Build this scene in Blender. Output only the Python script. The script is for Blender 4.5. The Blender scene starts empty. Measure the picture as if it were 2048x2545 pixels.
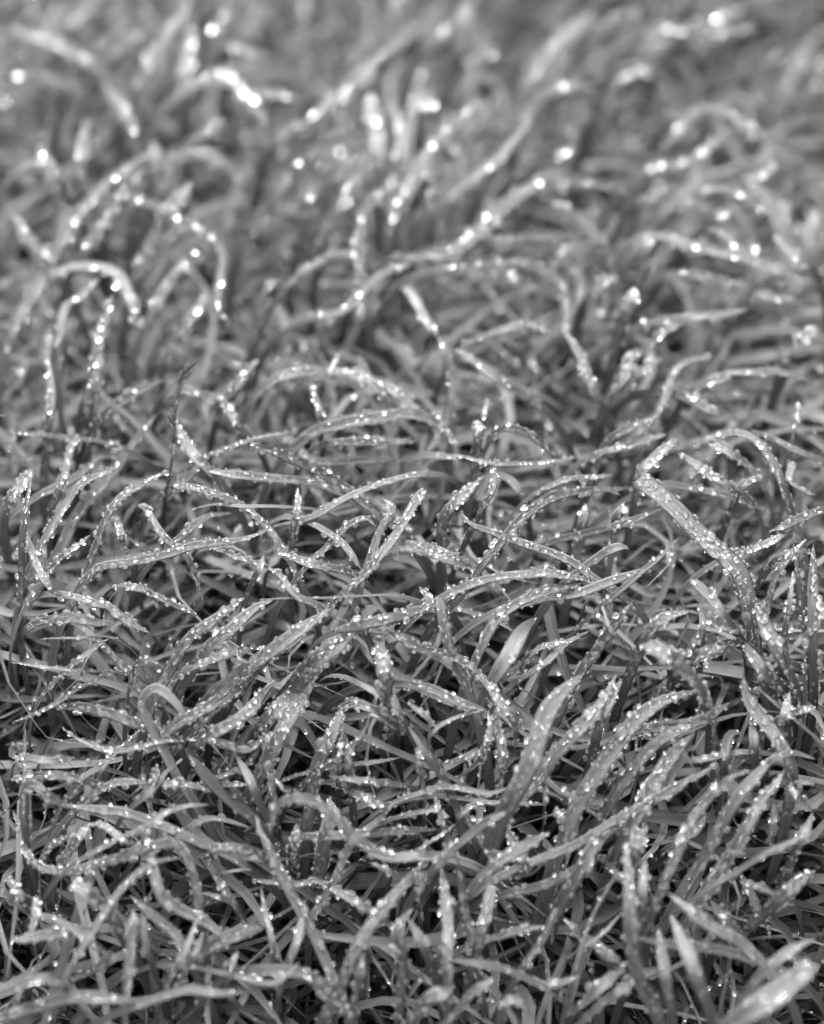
import bpy, bmesh, math, random
import numpy as np
from mathutils import Vector, Matrix
random.seed(11)
rng = np.random.default_rng(7)
S = bpy.context.scene
COL = S.collection

# ------------------------------------------------------------------ camera
PITCH = math.radians(42.0)          # looking down into the grass
CAM_H = 0.386                       # metres above the soil
LENS, SENSOR = 56.0, 36.0
FOCUS = 0.462
cam = bpy.data.cameras.new('camera')
cam.sensor_fit = 'VERTICAL'; cam.sensor_height = SENSOR; cam.sensor_width = SENSOR
cam.lens = LENS
cam.clip_start = 0.01; cam.clip_end = 500
cam.dof.use_dof = True
cam.dof.focus_distance = FOCUS
cam.dof.aperture_fstop = 4.0
cam.dof.aperture_blades = 0
cam_ob = bpy.data.objects.new('camera', cam); COL.objects.link(cam_ob)
cam_ob.location = (0, 0, CAM_H)
cam_ob.rotation_euler = (math.pi/2 - PITCH, 0, 0)
S.camera = cam_ob

# ------------------------------------------------------------------ light (overcast, a bright veil of cloud ahead)
SUN_EL, SUN_AZ = math.radians(62), math.radians(-20)      # azimuth from +Y (away), negative = left
SUN_STRENGTH, SUN_ANGLE, SKY = 1.3, 40.0, 0.15
w = bpy.data.worlds.new('World'); S.world = w; w.use_nodes = True
nt = w.node_tree
bg = nt.nodes['Background']
sky = nt.nodes.new('ShaderNodeTexSky'); sky.sky_type = 'NISHITA'; sky.sun_disc = False
sky.sun_elevation = SUN_EL; sky.sun_rotation = SUN_AZ
sky.dust_density = 4.0
bw = nt.nodes.new('ShaderNodeRGBToBW')                     # the photograph is monochrome
nt.links.new(sky.outputs[0], bw.inputs[0]); nt.links.new(bw.outputs[0], bg.inputs[0])
bg.inputs[1].default_value = SKY
sl = bpy.data.lights.new('sun', 'SUN'); sl.energy = SUN_STRENGTH; sl.angle = math.radians(SUN_ANGLE)
sl.color = (1, 1, 1)
so = bpy.data.objects.new('sun', sl); COL.objects.link(so)
sd = Vector((math.sin(SUN_AZ)*math.cos(SUN_EL), math.cos(SUN_AZ)*math.cos(SUN_EL), math.sin(SUN_EL)))
so.rotation_euler = sd.to_track_quat('Z', 'Y').to_euler()
so.location = sd*3
vs = S.view_settings
vs.view_transform = 'Standard'; vs.look = 'None'; vs.gamma = 1; vs.use_curve_mapping = False
vs.exposure = 2.2
S.cycles.max_bounces = 10; S.cycles.transmission_bounces = 8; S.cycles.diffuse_bounces = 4
S.cycles.glossy_bounces = 4
S.cycles.use_denoising = True
S.cycles.sample_clamp_indirect = 40.0
S.cycles.blur_glossy = 0.0

# ------------------------------------------------------------------ photo pixel -> place
PH, PW = 2545.0, 2048.0
UN = SENSOR/LENS/PH
sp, cp = math.sin(PITCH), math.cos(PITCH)
FWD = np.array([0, cp, -sp]); UPV = np.array([0, sp, cp]); RGT = np.array([1.0, 0, 0])
CAM = np.array([0, 0, CAM_H])
ZC_Y = np.array([-600, 0, 500, 1000, 1250, 1480, 1750, 2000, 2300, 2545, 3000], float)
ZC_Z = np.array([.080, .078, .074, .070, .067, .061, .044, .028, .010, -.003, -.02])
def zc_img(y): return np.interp(y, ZC_Y, ZC_Z)
def surf_depth(y):
    Y = (PH/2 - np.asarray(y, float))*UN
    return (CAM_H - zc_img(y))/(sp - Y*cp)
def unproject(x, y, d):
    x = np.asarray(x, float); y = np.asarray(y, float)
    X = (x - PW/2)*UN; Y = (PH/2 - y)*UN
    return CAM + d[..., None]*(FWD + X[..., None]*RGT + Y[..., None]*UPV)
def project(P):
    q = P - CAM
    d = q@FWD
    return PW/2 + (q@RGT)/d/UN, PH/2 - (q@UPV)/d/UN, d
_ys = np.linspace(-1200, 3000, 200)
_Y = (PH/2 - _ys)*UN
_dd = (CAM_H - zc_img(_ys))/(sp - _Y*cp)
_wy = _dd*(cp + _Y*sp)
_ord = np.argsort(_wy)
def zc_world(y): return np.interp(y, _wy[_ord], zc_img(_ys)[_ord])

def zg_world(y): return np.minimum(0., zc_world(y)-.078)      # the soil dips towards the viewer

# ------------------------------------------------------------------ materials
def mat_blade(name, lo, hi, rough=.48, trans=.22):
    m = bpy.data.materials.new(name); m.use_nodes = True
    n, l = m.node_tree.nodes, m.node_tree.links
    p = n['Principled BSDF']; out = n['Material Output']
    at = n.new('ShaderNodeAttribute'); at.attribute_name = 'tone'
    uv = n.new('ShaderNodeUVMap'); uv.uv_map = 'UVMap'
    sep = n.new('ShaderNodeSeparateXYZ'); l.new(uv.outputs[0], sep.inputs[0])
    # lengthwise veins
    mp = n.new('ShaderNodeMapping'); mp.inputs['Scale'].default_value = (15, .55, 1)
    l.new(uv.outputs[0], mp.inputs[0])
    vein = n.new('ShaderNodeTexNoise'); vein.inputs['Scale'].default_value = 1.0; vein.inputs['Detail'].default_value = 3
    l.new(mp.outputs[0], vein.inputs['Vector'])
    mp2 = n.new('ShaderNodeMapping'); mp2.inputs['Scale'].default_value = (1.4, .9, 1)
    l.new(uv.outputs[0], mp2.inputs[0])
    blot = n.new('ShaderNodeTexNoise'); blot.inputs['Scale'].default_value = 1.0; blot.inputs['Detail'].default_value = 4
    l.new(mp2.outputs[0], blot.inputs['Vector'])
    a1 = n.new('ShaderNodeMath'); a1.operation = 'MULTIPLY_ADD'; a1.inputs[1].default_value = 1.1; a1.inputs[2].default_value = -.55
    l.new(vein.outputs[0], a1.inputs[0])
    a2 = n.new('ShaderNodeMath'); a2.operation = 'MULTIPLY_ADD'; a2.inputs[1].default_value = .55; a2.inputs[2].default_value = -.275
    l.new(blot.outputs[0], a2.inputs[0])
    a3 = n.new('ShaderNodeMath'); a3.operation = 'ADD'; l.new(a1.outputs[0], a3.inputs[0]); l.new(a2.outputs[0], a3.inputs[1])
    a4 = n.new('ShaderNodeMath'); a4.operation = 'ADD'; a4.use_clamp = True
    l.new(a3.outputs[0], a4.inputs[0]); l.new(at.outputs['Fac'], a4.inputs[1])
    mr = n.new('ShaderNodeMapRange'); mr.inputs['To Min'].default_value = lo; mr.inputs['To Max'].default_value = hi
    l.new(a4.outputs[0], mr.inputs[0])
    comb = n.new('ShaderNodeCombineColor')
    for i in range(3): l.new(mr.outputs[0], comb.inputs[i])
    l.new(comb.outputs[0], p.inputs['Base Color'])
    p.inputs['Roughness'].default_value = rough
    p.inputs['Specular IOR Level'].default_value = .16
    # relief: veins plus a mist of droplets too small to pick apart
    vo = n.new('ShaderNodeTexVoronoi'); vo.inputs['Scale'].default_value = 1.0; vo.feature = 'F1'
    mp3 = n.new('ShaderNodeMapping'); mp3.inputs['Scale'].default_value = (9, 22, 1)
    l.new(uv.outputs[0], mp3.inputs[0]); l.new(mp3.outputs[0], vo.inputs['Vector'])
    dm = n.new('ShaderNodeMapRange'); dm.inputs['From Min'].default_value = .42; dm.inputs['From Max'].default_value = 0.0
    dm.interpolation_type = 'SMOOTHSTEP'
    l.new(vo.outputs['Distance'], dm.inputs[0])
    hsum = n.new('ShaderNodeMath'); hsum.operation = 'MULTIPLY_ADD'; hsum.inputs[1].default_value = .5
    l.new(vein.outputs[0], hsum.inputs[0]); l.new(dm.outputs[0], hsum.inputs[2])
    bp = n.new('ShaderNodeBump'); bp.inputs['Strength'].default_value = .5; bp.inputs['Distance'].default_value = .0002
    l.new(hsum.outputs[0], bp.inputs['Height']); l.new(bp.outputs[0], p.inputs['Normal'])
    tr = n.new('ShaderNodeBsdfTranslucent'); l.new(comb.outputs[0], tr.inputs[0])
    mx = n.new('ShaderNodeMixShader'); mx.inputs[0].default_value = trans
    l.new(p.outputs[0], mx.inputs[1]); l.new(tr.outputs[0], mx.inputs[2])
    l.new(mx.outputs[0], out.inputs[0])
    return m
M_BLADE = mat_blade('grass_blade', .028, .215)
M_FILL = M_BLADE
M_DARK = mat_blade('dark_straw', .02, .07, .5, .05)
def mat_water(name, rough, tw):
    m = bpy.data.materials.new(name); m.use_nodes = True
    p = m.node_tree.nodes['Principled BSDF']
    p.inputs['Base Color'].default_value = (1, 1, 1, 1)
    p.inputs['Roughness'].default_value = rough
    p.inputs['IOR'].default_value = 1.333
    p.inputs['Transmission Weight'].default_value = tw
    return m
M_DEW = mat_water('dew_water', .04, .95)
M_FINE = mat_water('fine_dew_water', .05, .92)
def mat_soil():
    m = bpy.data.materials.new('soil'); m.use_nodes = True
    n, l = m.node_tree.nodes, m.node_tree.links
    p = n['Principled BSDF']
    tc = n.new('ShaderNodeTexCoord')
    no = n.new('ShaderNodeTexNoise'); no.inputs['Scale'].default_value = 90; no.inputs['Detail'].default_value = 6
    l.new(tc.outputs['Object'], no.inputs['Vector'])
    cr = n.new('ShaderNodeValToRGB')
    cr.color_ramp.elements[0].color = (.012, .012, .012, 1); cr.color_ramp.elements[1].color = (.06, .06, .06, 1)
    l.new(no.outputs[0], cr.inputs[0]); l.new(cr.outputs[0], p.inputs['Base Color'])
    p.inputs['Roughness'].default_value = .9
    b = n.new('ShaderNodeBump'); b.inputs['Distance'].default_value = .004; b.inputs['Strength'].default_value = .8
    l.new(no.outputs[0], b.inputs['Height']); l.new(b.outputs[0], p.inputs['Normal'])
    return m
M_SOIL = mat_soil()

# ------------------------------------------------------------------ mesh helpers
def mesh_from(name, V, F, mat, uv=None, tone=None, smooth=True):
    """V (n,3), F (m,k) with constant k"""
    V = np.ascontiguousarray(V, dtype=np.float32); F = np.ascontiguousarray(F, dtype=np.int32)
    me = bpy.data.meshes.new(name)
    m, k = F.shape
    me.vertices.add(len(V)); me.vertices.foreach_set('co', V.ravel())
    me.loops.add(m*k); me.loops.foreach_set('vertex_index', F.ravel())
    me.polygons.add(m); me.polygons.foreach_set('loop_start', np.arange(0, m*k, k, dtype=np.int32))
    try: me.polygons.foreach_set('loop_total', np.full(m, k, dtype=np.int32))
    except Exception: pass
    me.polygons.foreach_set('use_smooth', np.full(m, smooth, dtype=bool))
    if uv is not None:
        ul = me.uv_layers.new(name='UVMap')
        ul.data.foreach_set('uv', np.ascontiguousarray(uv[F.ravel()], dtype=np.float32).ravel())
    if tone is not None:
        a = me.attributes.new('tone', 'FLOAT', 'POINT'); a.data.foreach_set('value', np.ascontiguousarray(tone, dtype=np.float32))
    me.materials.append(mat)
    me.update(); me.validate()
    return me
def link(name, me, parent=None, loc=None):
    o = bpy.data.objects.new(name, me); COL.objects.link(o)
    if parent is not None: o.parent = parent
    if loc is not None: o.location = loc
    return o
def norm(a): return a/np.maximum(np.linalg.norm(a, axis=-1, keepdims=True), 1e-12)

# drop template: bulging bead, flattened where it sits
def drop_template(sub, lo=-.70, sq=.9, up=.60):
    bm = bmesh.new(); bmesh.ops.create_icosphere(bm, subdivisions=sub, radius=1)
    V = np.array([v.co[:] for v in bm.verts]); F = np.array([[v.index for v in f.verts] for f in bm.faces])
    bm.free()
    V[:, 2] = np.maximum(V[:, 2], lo)*sq + up
    return V, F
DT1, DTF = drop_template(1), drop_template(1, -.58, .86, .46)
DT2, DT3 = drop_template(2, -.54, .84, .42), drop_template(3, -.62, .86, .50)
ME_DROP2 = mesh_from('dew_drop', DT2[0], DT2[1], M_DEW)
ME_DROP3 = mesh_from('dew_drop_fine', DT3[0], DT3[1], M_DEW)
def batch_drops(C, T, B, N, R, EL, tmpl):
    V, F = tmpl
    n = len(C); B = np.cross(N, T)
    P = (C[:, None, :] + R[:, None, None]*(V[None, :, 0:1]*(T*EL[:, None])[:, None, :] + V[None, :, 1:2]*B[:, None, :] + V[None, :, 2:3]*N[:, None, :]))
    FF = F[None] + (np.arange(n)*len(V))[:, None, None]
    return P.reshape(-1, 3), FF.reshape(-1, 3)

# ------------------------------------------------------------------ the setting: soil
g = 60.0
xs = np.concatenate([[-g, -6], np.linspace(-.8, .8, 60), [6, g]]); yy = np.concatenate([[-g, -6], np.linspace(-.3, 1.9, 80), [6, g]])
gx, gy = np.meshgrid(xs, yy)
gz = .004*np.sin(gx*37+np.cos(gy*29)*2)*np.cos(gy*41) - .004
gz += zg_world(gy)
gz[(abs(gx) > 1) | (gy > 2)] = -.004
V = np.stack([gx, gy, gz], -1).reshape(-1, 3)
nx, ny = len(xs), len(yy)
ii = (np.arange(ny-1)[:, None]*nx + np.arange(nx-1)[None, :]).ravel()
F = np.stack([ii, ii+1, ii+1+nx, ii+nx], -1)
o = link('ground', mesh_from('ground', V, F, M_SOIL)); o['kind'] = 'structure'; o['label'] = 'dark damp soil under the grass'

# ------------------------------------------------------------------ traced blades
# one line per blade: region  width  options | base..tip in that region's pixels | big drops x,y,r | label
# d dew 0-3, k cm nearer than the canopy, v 0..1 how upright, t tone, c = blunt tip, L:short = landmark phrase
REG = {'A': (0, 0), 'B': (1024, 0), 'C': (0, 850), 'D': (1024, 850), 'E': (0, 1695), 'F': (1024, 1695)}
ZS = 1735/1024.0
TRACES = """
# far left
A 35 d1 | 55,745 110,705 150,690 230,690
A 45 d3 | 440,310 380,270 330,235 260,195 200,170 120,150 40,120 | 205,170,22 115,150,20 150,152,14 65,145,18 | bright arched blade in the far blur, dew shining along its whole back
A 50 d1 | 550,420 600,320 650,230 710,140 770,60 800,-20 | 722,125,14
A 45 d2 | 360,250 420,200 500,140 560,90 660,55 | 555,85,20
A 40 d2 | 480,230 530,190 570,160 600,140 | 545,180,20 570,158,18
A 60 d3 v.8 | 770,440 775,330 785,250 800,170 820,110 | 775,330,24 785,255,24 790,215,20 | upright far blade stacked with glowing drops from top to bottom
A 40 d1 | 240,185 290,120 340,70 380,30
A 50 d3 | 830,345 880,328 940,320 1000,360 1050,410 1090,470 1115,525 | 1035,385,22 1058,420,20 1088,468,24 1080,490,14 | far humped blade with a run of bright drops down its falling tip
A 40 d2 | 1050,400 1130,400 1200,400 1260,420 | 1130,400,16 1205,400,20
A 48 d3 c | 700,690 780,620 840,580 890,540 940,510 | 835,590,20 920,525,18
A 45 d3 | 600,735 660,705 720,680 800,650 870,655 940,690 990,730 1015,800 | 820,650,18 870,660,18 920,690,18 985,730,18 | small arch of bright beads crossing above the far bead-lit V | bead-lit far arch
A 45 d2 v.8 c | 320,900 270,810 240,750 200,680 165,615 | 245,762,22 275,820,20 | left arm of the bright V of blurred blades | V of bright blurred blades
A 52 d2 | 70,1360 150,1220 230,1070 290,960 370,860 450,770 560,690 660,630 | 330,945,24 365,990,18 355,858,18
A 45 d1 | 320,1120 420,960 500,830 560,760 650,690 | 480,770,20
A 45 d1 v.9 | 325,800 335,700 350,600 370,500 | 322,740,22 370,495,20
A 50 d3 | 610,1070 680,950 740,850 800,765 | 740,858,20 670,955,22 655,990,18 640,1025,14
A 40 d1 | 640,860 700,890 780,940 850,975 910,1010 940,1080 930,1180 915,1300 980,1380 | 790,945,12
A 45 d1 | 590,1420 640,1320 690,1220 760,1130 860,1065 910,1055 | 700,1230,10
A 45 d1 | 1050,980 1110,880 1170,810 1250,720 1330,640 1400,590 1480,560 | 1180,818,22 1420,565,20
A 60 d3 v.8 | 1590,770 1588,650 1585,560 1570,470 1558,390 | 1595,515,24 1592,660,24 1588,708,20 1565,400,18 | broad upright far blade with two big glowing drops | upright blade with two glowing drops
A 40 d2 v.6 | 1530,1210 1510,1080 1520,950 1550,880 1600,810 1660,785 | 1525,945,18 1545,890,18
A 40 d1 | 1340,1330 1440,1310 1530,1230 1620,1150 1730,1115
A 48 d2 | 1250,545 1300,520 1350,490 1420,430 1500,340 1560,280 1640,220 1740,150 | 1525,325,22 1570,285,20 1290,525,20
A 50 d2 v.6 | 350,1120 420,1125 475,1145 510,1170 540,1240 560,1290 570,1420 | 558,1290,24
A 35 d1 | 250,1440 270,1300 330,1260 420,1170
A 40 d3 v.9 c | 1080,1360 1100,1290 1120,1230 1155,1180 | 1100,1310,18 1118,1235,16 1150,1188,12
A 35 d3 | 1290,1135 1330,1110 1390,1080 1480,1062 | 1390,1080,20 1440,1070,14
A 50 d2 | 740,1430 800,1350 850,1270 875,1220
A 45 d1 | 590,670 560,560 530,480 470,400 430,330
A 40 d2 | 230,340 140,318 40,318 | 75,315,22 140,320,18
A 60 d1 v.8 | 610,880 640,760 652,660 640,590 | 680,722,24 640,775,20
A 40 d1 | 190,1090 120,1000 50,890
A 40 d2 | 970,195 1060,225 1140,245 | 1090,230,22
A 45 d1 | 1680,780 1692,620 1680,520 1640,420 |
A 42 d1 | 1150,620 1180,575 1230,540 1290,525 | 1188,575,20
A 40 d1 | 900,150 935,100 960,40 | 940,100,28 945,155,16
A 45 d2 | 1330,830 1380,745 1440,690 1520,660 | 1375,745,20 1370,705,18 1425,710,14 1490,770,18
A 42 d2 | 1380,980 1445,825 1500,760 1560,700 | 1445,825,20 1495,770,20 1400,955,12
# far right
B 60 d3 | -20,820 40,690 120,590 190,510 260,460 310,430 | 60,685,24 128,582,24 265,460,28 | far slanting blade with three glowing drops spaced along it | slanting blade with three glowing drops
B 55 d2 | 190,800 300,720 400,630 450,570 500,505 | 490,510,28 420,610,18 | far slanting blade ending in one very bright drop
B 62 d3 | 0,1090 150,1070 250,1000 330,920 420,840 520,790 640,770 760,780 850,790 920,830 | 430,820,20 500,812,18 545,795,14 600,780,18 660,785,22 290,945,12 | long high arch of a beaded blade in the blurred far grass | long high far arch
B 48 d2 | 80,1150 200,1140 330,1125 440,1110 530,1130 600,1180 650,1250 645,1420 | 103,1147,20 378,1138,24 430,1112,22 490,1125,22 630,1285,18 | lower far arch with a knot of white drops at its crest | lower arch with white crest drops
B 70 d1 | 490,400 520,330 580,230 650,150 760,50 | 495,275,24
B 50 d2 | 1080,700 1180,690 1220,640 1285,590 | 1265,610,26 1230,645,18 | far bent blade with a glowing drop on its tip | far blade with a glowing tip drop
B 40 d3 | 1180,1155 1260,1170 1320,1190 1420,1205 | 1210,1160,18 1255,1168,18 1320,1187,20 1345,1230,14 1430,1235,16
B 40 d3 | 1490,1245 1560,1265 1625,1270 | 1530,1255,16 1580,1270,18 1560,1265,14
B 45 d1 | 1690,1150 1620,1090 1560,1030 1525,995 | 1550,1020,22
B 45 d2 | 1080,1000 1170,1030 1260,1060 1400,1090 1500,1130 1690,1190 | 1190,1040,22
B 60 d2 v.8 | 860,1450 890,1330 920,1260 945,1210 | 905,1285,22 860,1310,16 915,1340,14
B 40 d2 | 280,1425 380,1390 450,1370 540,1380 610,1420 | 455,1375,22 490,1410,14
B 45 d2 | 990,1460 1060,1400 1130,1365 | 1090,1385,16
B 45 d2 | 790,1000 720,930 650,880 580,855 | 690,915,14
B 36 d1 | 350,1010 450,1010 540,1015 710,1000 | 540,1015,20
B 60 d1 | 1600,1500 1640,1440 1690,1370 | 1672,1405,28
B 45 d1 | 800,440 850,365 920,320 1000,290 1070,285 | 860,360,26
B 50 d2 | 1080,125 1200,130 1320,145 1460,115 | 1140,122,20 1345,148,24 1200,135,16
B 42 d2 | 1390,790 1450,750 1530,700 | 1430,762,24 1470,735,18 1510,715,22
B 42 d1 | 1330,800 1430,848 1500,910 | 1430,848,24
B 45 d1 | 1260,940 1355,882 1400,880 | 1357,882,22
B 50 d1 | 480,470 560,405 650,370 780,365
B 60 d2 v.9 | 35,560 60,430 70,390 | 60,430,26
B 42 d1 | 930,880 965,855 1060,800 | 962,857,22
B 42 d1 | 1100,890 1165,857 1260,870 | 1165,857,22
B 42 d1 | 930,1060 988,1010 1030,1000 | 988,1010,22
B 45 d1 | 600,1120 630,1060 680,1020 | 630,1060,22
B 40 d1 | 560,690 630,650 690,620 | 625,655,20 648,640,20
B 45 d1 | 1540,350 1580,300 1680,270 | 1578,300,22
B 45 d1 | 1110,560 1185,480 1300,440 | 1185,480,24 1155,555,22
B 50 d1 | 800,130 880,78 960,60 | 880,78,28 940,62,18
B 50 d1 | 1220,100 1300,68 1400,40 | 1300,65,28
B 50 d1 | 120,150 200,78 260,20 | 200,78,28
B 46 d1 | 230,300 290,255 350,220 | 285,258,22 375,190,24
B 45 d2 | 980,1170 1018,1110 1050,1150 1080,1200 | 1018,1110,20 1045,1150,16
B 50 d2 | 760,1230 815,1187 860,1160 | 815,1187,24
B 45 d2 | 80,830 150,715 240,740 | 155,715,18 225,745,18 100,780,18 130,810,18
B 40 d1 | 1330,1000 1430,1090 1560,1130 1680,1160
B 42 d2 | 0,1240 60,1350 130,1440 | 30,1315,16 130,1360,12
B 40 d1 | 1340,480 1450,560 1560,600 1680,690
B 42 d1 | 1010,1360 1150,1340 1290,1330 1420,1300
# middle left
C 13 d1 k1.6 v.9 t.2 s1 | 705,600 722,520 730,420 735,320 742,220 770,150 805,95 || dark grass seed head standing over the paler blades | dark seed head
C 52 d2 v.8 | 370,430 390,300 400,200 405,100 420,-20 445,-90 475,-200 | 380,90,18 425,95,18 402,135,16 445,-160,22 395,-30,22 | upright pale blade hung with glowing drops, beside the thin dark bent culm
C 24 d2 | 400,415 290,405 200,395 150,388 30,383 | 195,395,10 150,387,8
C 40 d1 v.9 | 185,540 205,350 215,180 200,60
C 38 d3 v.7 c | 225,690 260,590 285,500 310,420 322,398 | 262,590,10 290,500,10 250,620,9 | short upright blade crusted white with drops in the shaded left grass | blade crusted white with drops
C 46 d1 | 385,390 430,320 480,270 550,225 620,190 700,155 | 495,262,8
C 40 d3 | 150,900 230,760 290,670 340,600 440,550 500,520 | 270,725,9
C 34 d2 | 340,1030 400,870 440,760 500,660 580,610 650,570 718,545 | 716,572,13 | slender bent blade with a round drop hanging at its tip
C 50 d1 k-1.5 t.35 | 150,1040 250,880 330,720 470,560 560,430 660,300
C 9 d0 k1 t.15 | 350,230 385,110 400,50 450,38 520,50 580,100 635,200 || thin dark culm bent over in a small bare arch
C 20 d2 k.6 | 715,600 790,530 840,495 920,460 1000,430 1100,400 1230,378 | 1120,395,7 1160,388,7 1195,382,7 1215,380,7 | slender straight blade with beads lined along its raised tip | slender bead-tipped blade
C 42 d2 | 1260,582 1130,575 1040,565 960,555 870,542
C 52 d2 k.5 | 1620,740 1500,650 1430,600 1340,545 1250,500 1170,465 1080,440 1010,425 | 1275,515,9 1240,490,8 | broad straight blade sloping down beside the slender bead-tipped blade
C 36 d3 c k.7 | 1200,890 1150,810 1080,740 1000,680 900,640 820,615 730,603 || blunt-ended blade dusted all over with fine dew below the slender bead-tipped blade
C 46 d2 | 900,560 860,520 820,480 780,420 745,345
C 40 d2 k.8 v.7 | 1560,900 1600,800 1640,740 1655,695 1610,660 | 1595,808,13 1655,740,9 | short dewy blade whose tip curls over, next to its straight neighbour
C 40 d3 k1.2 v.6 c | 1460,1045 1540,980 1600,900 1680,790 1740,690 1790,620 | 1535,985,9 1515,1020,10 1560,1030,7 1605,905,8 | straight raised blade thick with drops beside the curled-over tip | raised dewy blade pair
C 30 d3 v.8 | 1230,890 1235,800 1250,700 1255,610 | 1235,845,9 1262,690,9 1240,800,9
C 15 d0 t.7 | 1310,702 1130,690 1000,690 900,685 800,707
C 34 d3 k.4 | 630,725 670,790 710,840 770,890 810,950 855,1095 | 690,820,12 720,845,11 775,900,10 820,960,10 800,930,9
C 42 d2 | 310,1080 360,1000 420,950 500,935 600,920 720,890 800,860 900,845 1020,830 1140,788 | 505,938,15 840,865,10 895,860,9 450,945,12 | long gently arched blade over the dark hollow, with a big drop near its base | long blade over the dark hollow
C 40 d3 | 180,1000 250,920 310,870 380,812
C 30 d2 v.7 c | 535,890 505,800 488,735
C 36 d1 | 120,850 170,970 220,1040 290,1085
C 40 d2 k.4 | 320,1075 400,1100 450,1110 500,1150 560,1190 630,1225 | 452,1110,12 492,1148,22 610,1210,8 | curving blade with one fat oval drop left of the swept bundle
C 36 d2 | 530,1025 600,1040 640,1070 668,1130 | 665,1130,10
C 30 d2 | 650,1065 740,1110 840,1155
C 42 d3 | 190,1172 300,1165 400,1180 480,1182 | 250,1170,20 355,1180,12 460,1180,9
C 13 d1 | 440,1240 300,1245 165,1252
C 50 d2 k.6 | 670,1470 740,1340 800,1250 900,1170 980,1110 1030,1075 | 985,1098,18 810,1180,14 770,1310,11 | blade of the swept bundle with a fat drop on its tip | swept bundle of wet blades
C 55 d2 k.6 | 770,1440 870,1300 960,1220 1060,1130 1150,1085 | 1000,1240,10
C 62 d3 k.8 | 930,1460 1050,1370 1150,1300 1250,1220 1400,1120 | 1180,1260,8 1290,1190,9
C 62 d3 k.5 | 1000,1460 1120,1330 1250,1240 1310,1170 | 1265,1270,11 1250,1300,9
C 84 d3 k.7 | 1200,1500 1350,1330 1450,1250 1520,1190 | 1440,1240,12 1390,1310,11 1350,1350,9 | very broad flat wet blade at the heart of the swept bundle
C 40 d2 k.6 | 730,1410 820,1370 960,1310 1020,1300 1110,1285 | 1035,1300,17
C 14 d1 k.8 | 955,1270 975,1310 1010,1335 1050,1350 1070,1335 | 1062,1338,9
C 42 d2 k.5 | 1460,965 1380,950 1300,930 1230,905 1180,885
C 32 d1 k.7 | 1340,778 1420,830 1470,880 1525,965 | 1475,885,13
C 30 d3 | 1320,915 1400,840 1460,780 1540,740 1585,785 | 1330,900,10
C 26 d1 k.6 | 1050,1045 1090,960 1112,895
C 26 d2 | 890,865 1000,905 1100,940 1190,975
C 32 d2 k.9 | 1190,995 1240,1060 1310,1100 1400,1150 1450,1180 | 1345,1110,7
C 12 d1 k1 | 1610,1065 1480,1070 1350,1080 1200,1080 1085,1085
C 30 d1 k1 t.15 | 1580,1340 1530,1200 1490,1110 1430,1045 || dark stubby stem crossing over the swept bundle
C 52 d1 k1 t.35 | 1760,1130 1650,1165 1540,1185 1430,1210 1380,1200 || smooth grey blade bowed sideways across the dark stubby stem
C 62 d3 k.9 | 1640,1560 1625,1440 1612,1350 1600,1270 1590,1215 | 1630,1325,11 1620,1245,9 1665,1265,9
C 45 d3 k.9 | 1590,1215 1680,1240 1760,1290 1850,1310 1960,1350 2060,1440 | 1690,1235,9
C 12 d2 | 490,1390 350,1385 200,1370 40,1348
C 26 d2 | 210,1450 330,1340 460,1245
C 36 d1 | 390,1240 470,1320 550,1410
C 20 d2 | 545,1450 560,1380 600,1340 650,1345 690,1370
C 32 d1 v.8 | 85,1090 95,860 110,700 135,550 | 95,865,9
C 52 d3 | 40,670 90,600 140,535 | 75,640,12
C 62 d2 k.5 | 1280,410 1340,370 1420,350 1500,330 1600,318 1735,305 1850,350 1930,440 | 1630,318,14 1700,300,9 1490,350,9 1530,380,10 | broad arched blade over the upper hollow, drops along its crest | broad arch over the upper hollow
C 42 d3 | 1380,430 1500,420 1600,420 1750,420 | 1700,422,14 1610,422,13 1650,420,11 1460,440,9 | low blade bearing a white row of drops under the broad arch
C 50 d3 | 1120,185 1200,140 1300,120 1380,125 | 1302,120,18 1190,150,13 1230,140,10 1350,125,10
C 30 d1 v.8 | 1350,400 1340,280 1305,170 | 1322,160,12
C 20 d2 v.6 | 1360,170 1400,100 1435,35 | 1432,42,9
C 42 d3 | 1390,130 1470,135 1530,150 1590,190 1630,260 1645,310 | 1540,155,11 1580,205,9 1590,230,9
C 42 d2 | 1050,400 1000,350 960,270 930,235 | 932,248,17 960,285,10
C 42 d2 | 790,205 860,225 940,242
C 36 d2 | 950,245 1010,160 1090,70
C 50 d2 | 1640,195 1700,230 1750,290 | 1700,205,12
C 36 d1 k-1 | 1240,430 1320,500 1480,500 1700,495
C 36 d1 k-1 | 60,720 180,640 330,560 440,470
C 36 d1 k-1 t.35 | 640,700 730,640 800,560 880,470
C 30 d1 k-1 | 640,930 760,820 860,740 980,720
C 32 d2 | 1740,560 1660,580 1570,610 1450,660 1300,740 1150,775 | 1575,610,13 1625,575,10
# middle right
D 88 d3 k.6 v.75 c | 1475,1400 1440,1310 1432,1200 1412,1080 1385,985 1335,920 1260,855 1185,785 1120,715 1055,655 990,603 955,575 | 1222,875,24 1270,895,26 1320,932,26 1342,970,17 1375,1005,14 1152,732,15 1172,762,13 1160,790,10 1195,790,9 1130,715,9 1100,690,9 1180,810,9 950,590,11 1022,595,12 1440,1155,7 | broad bowed blade with three very large drops in a row | blade with three very large drops
D 50 d3 v.6 | 955,585 960,560 1000,510 1070,450 1120,412 | 1095,440,15 1080,410,14 1027,415,13 1060,470,12 1020,490,12 1000,530,10 | bead-heaped folded tip above the blade with three very large drops
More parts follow.
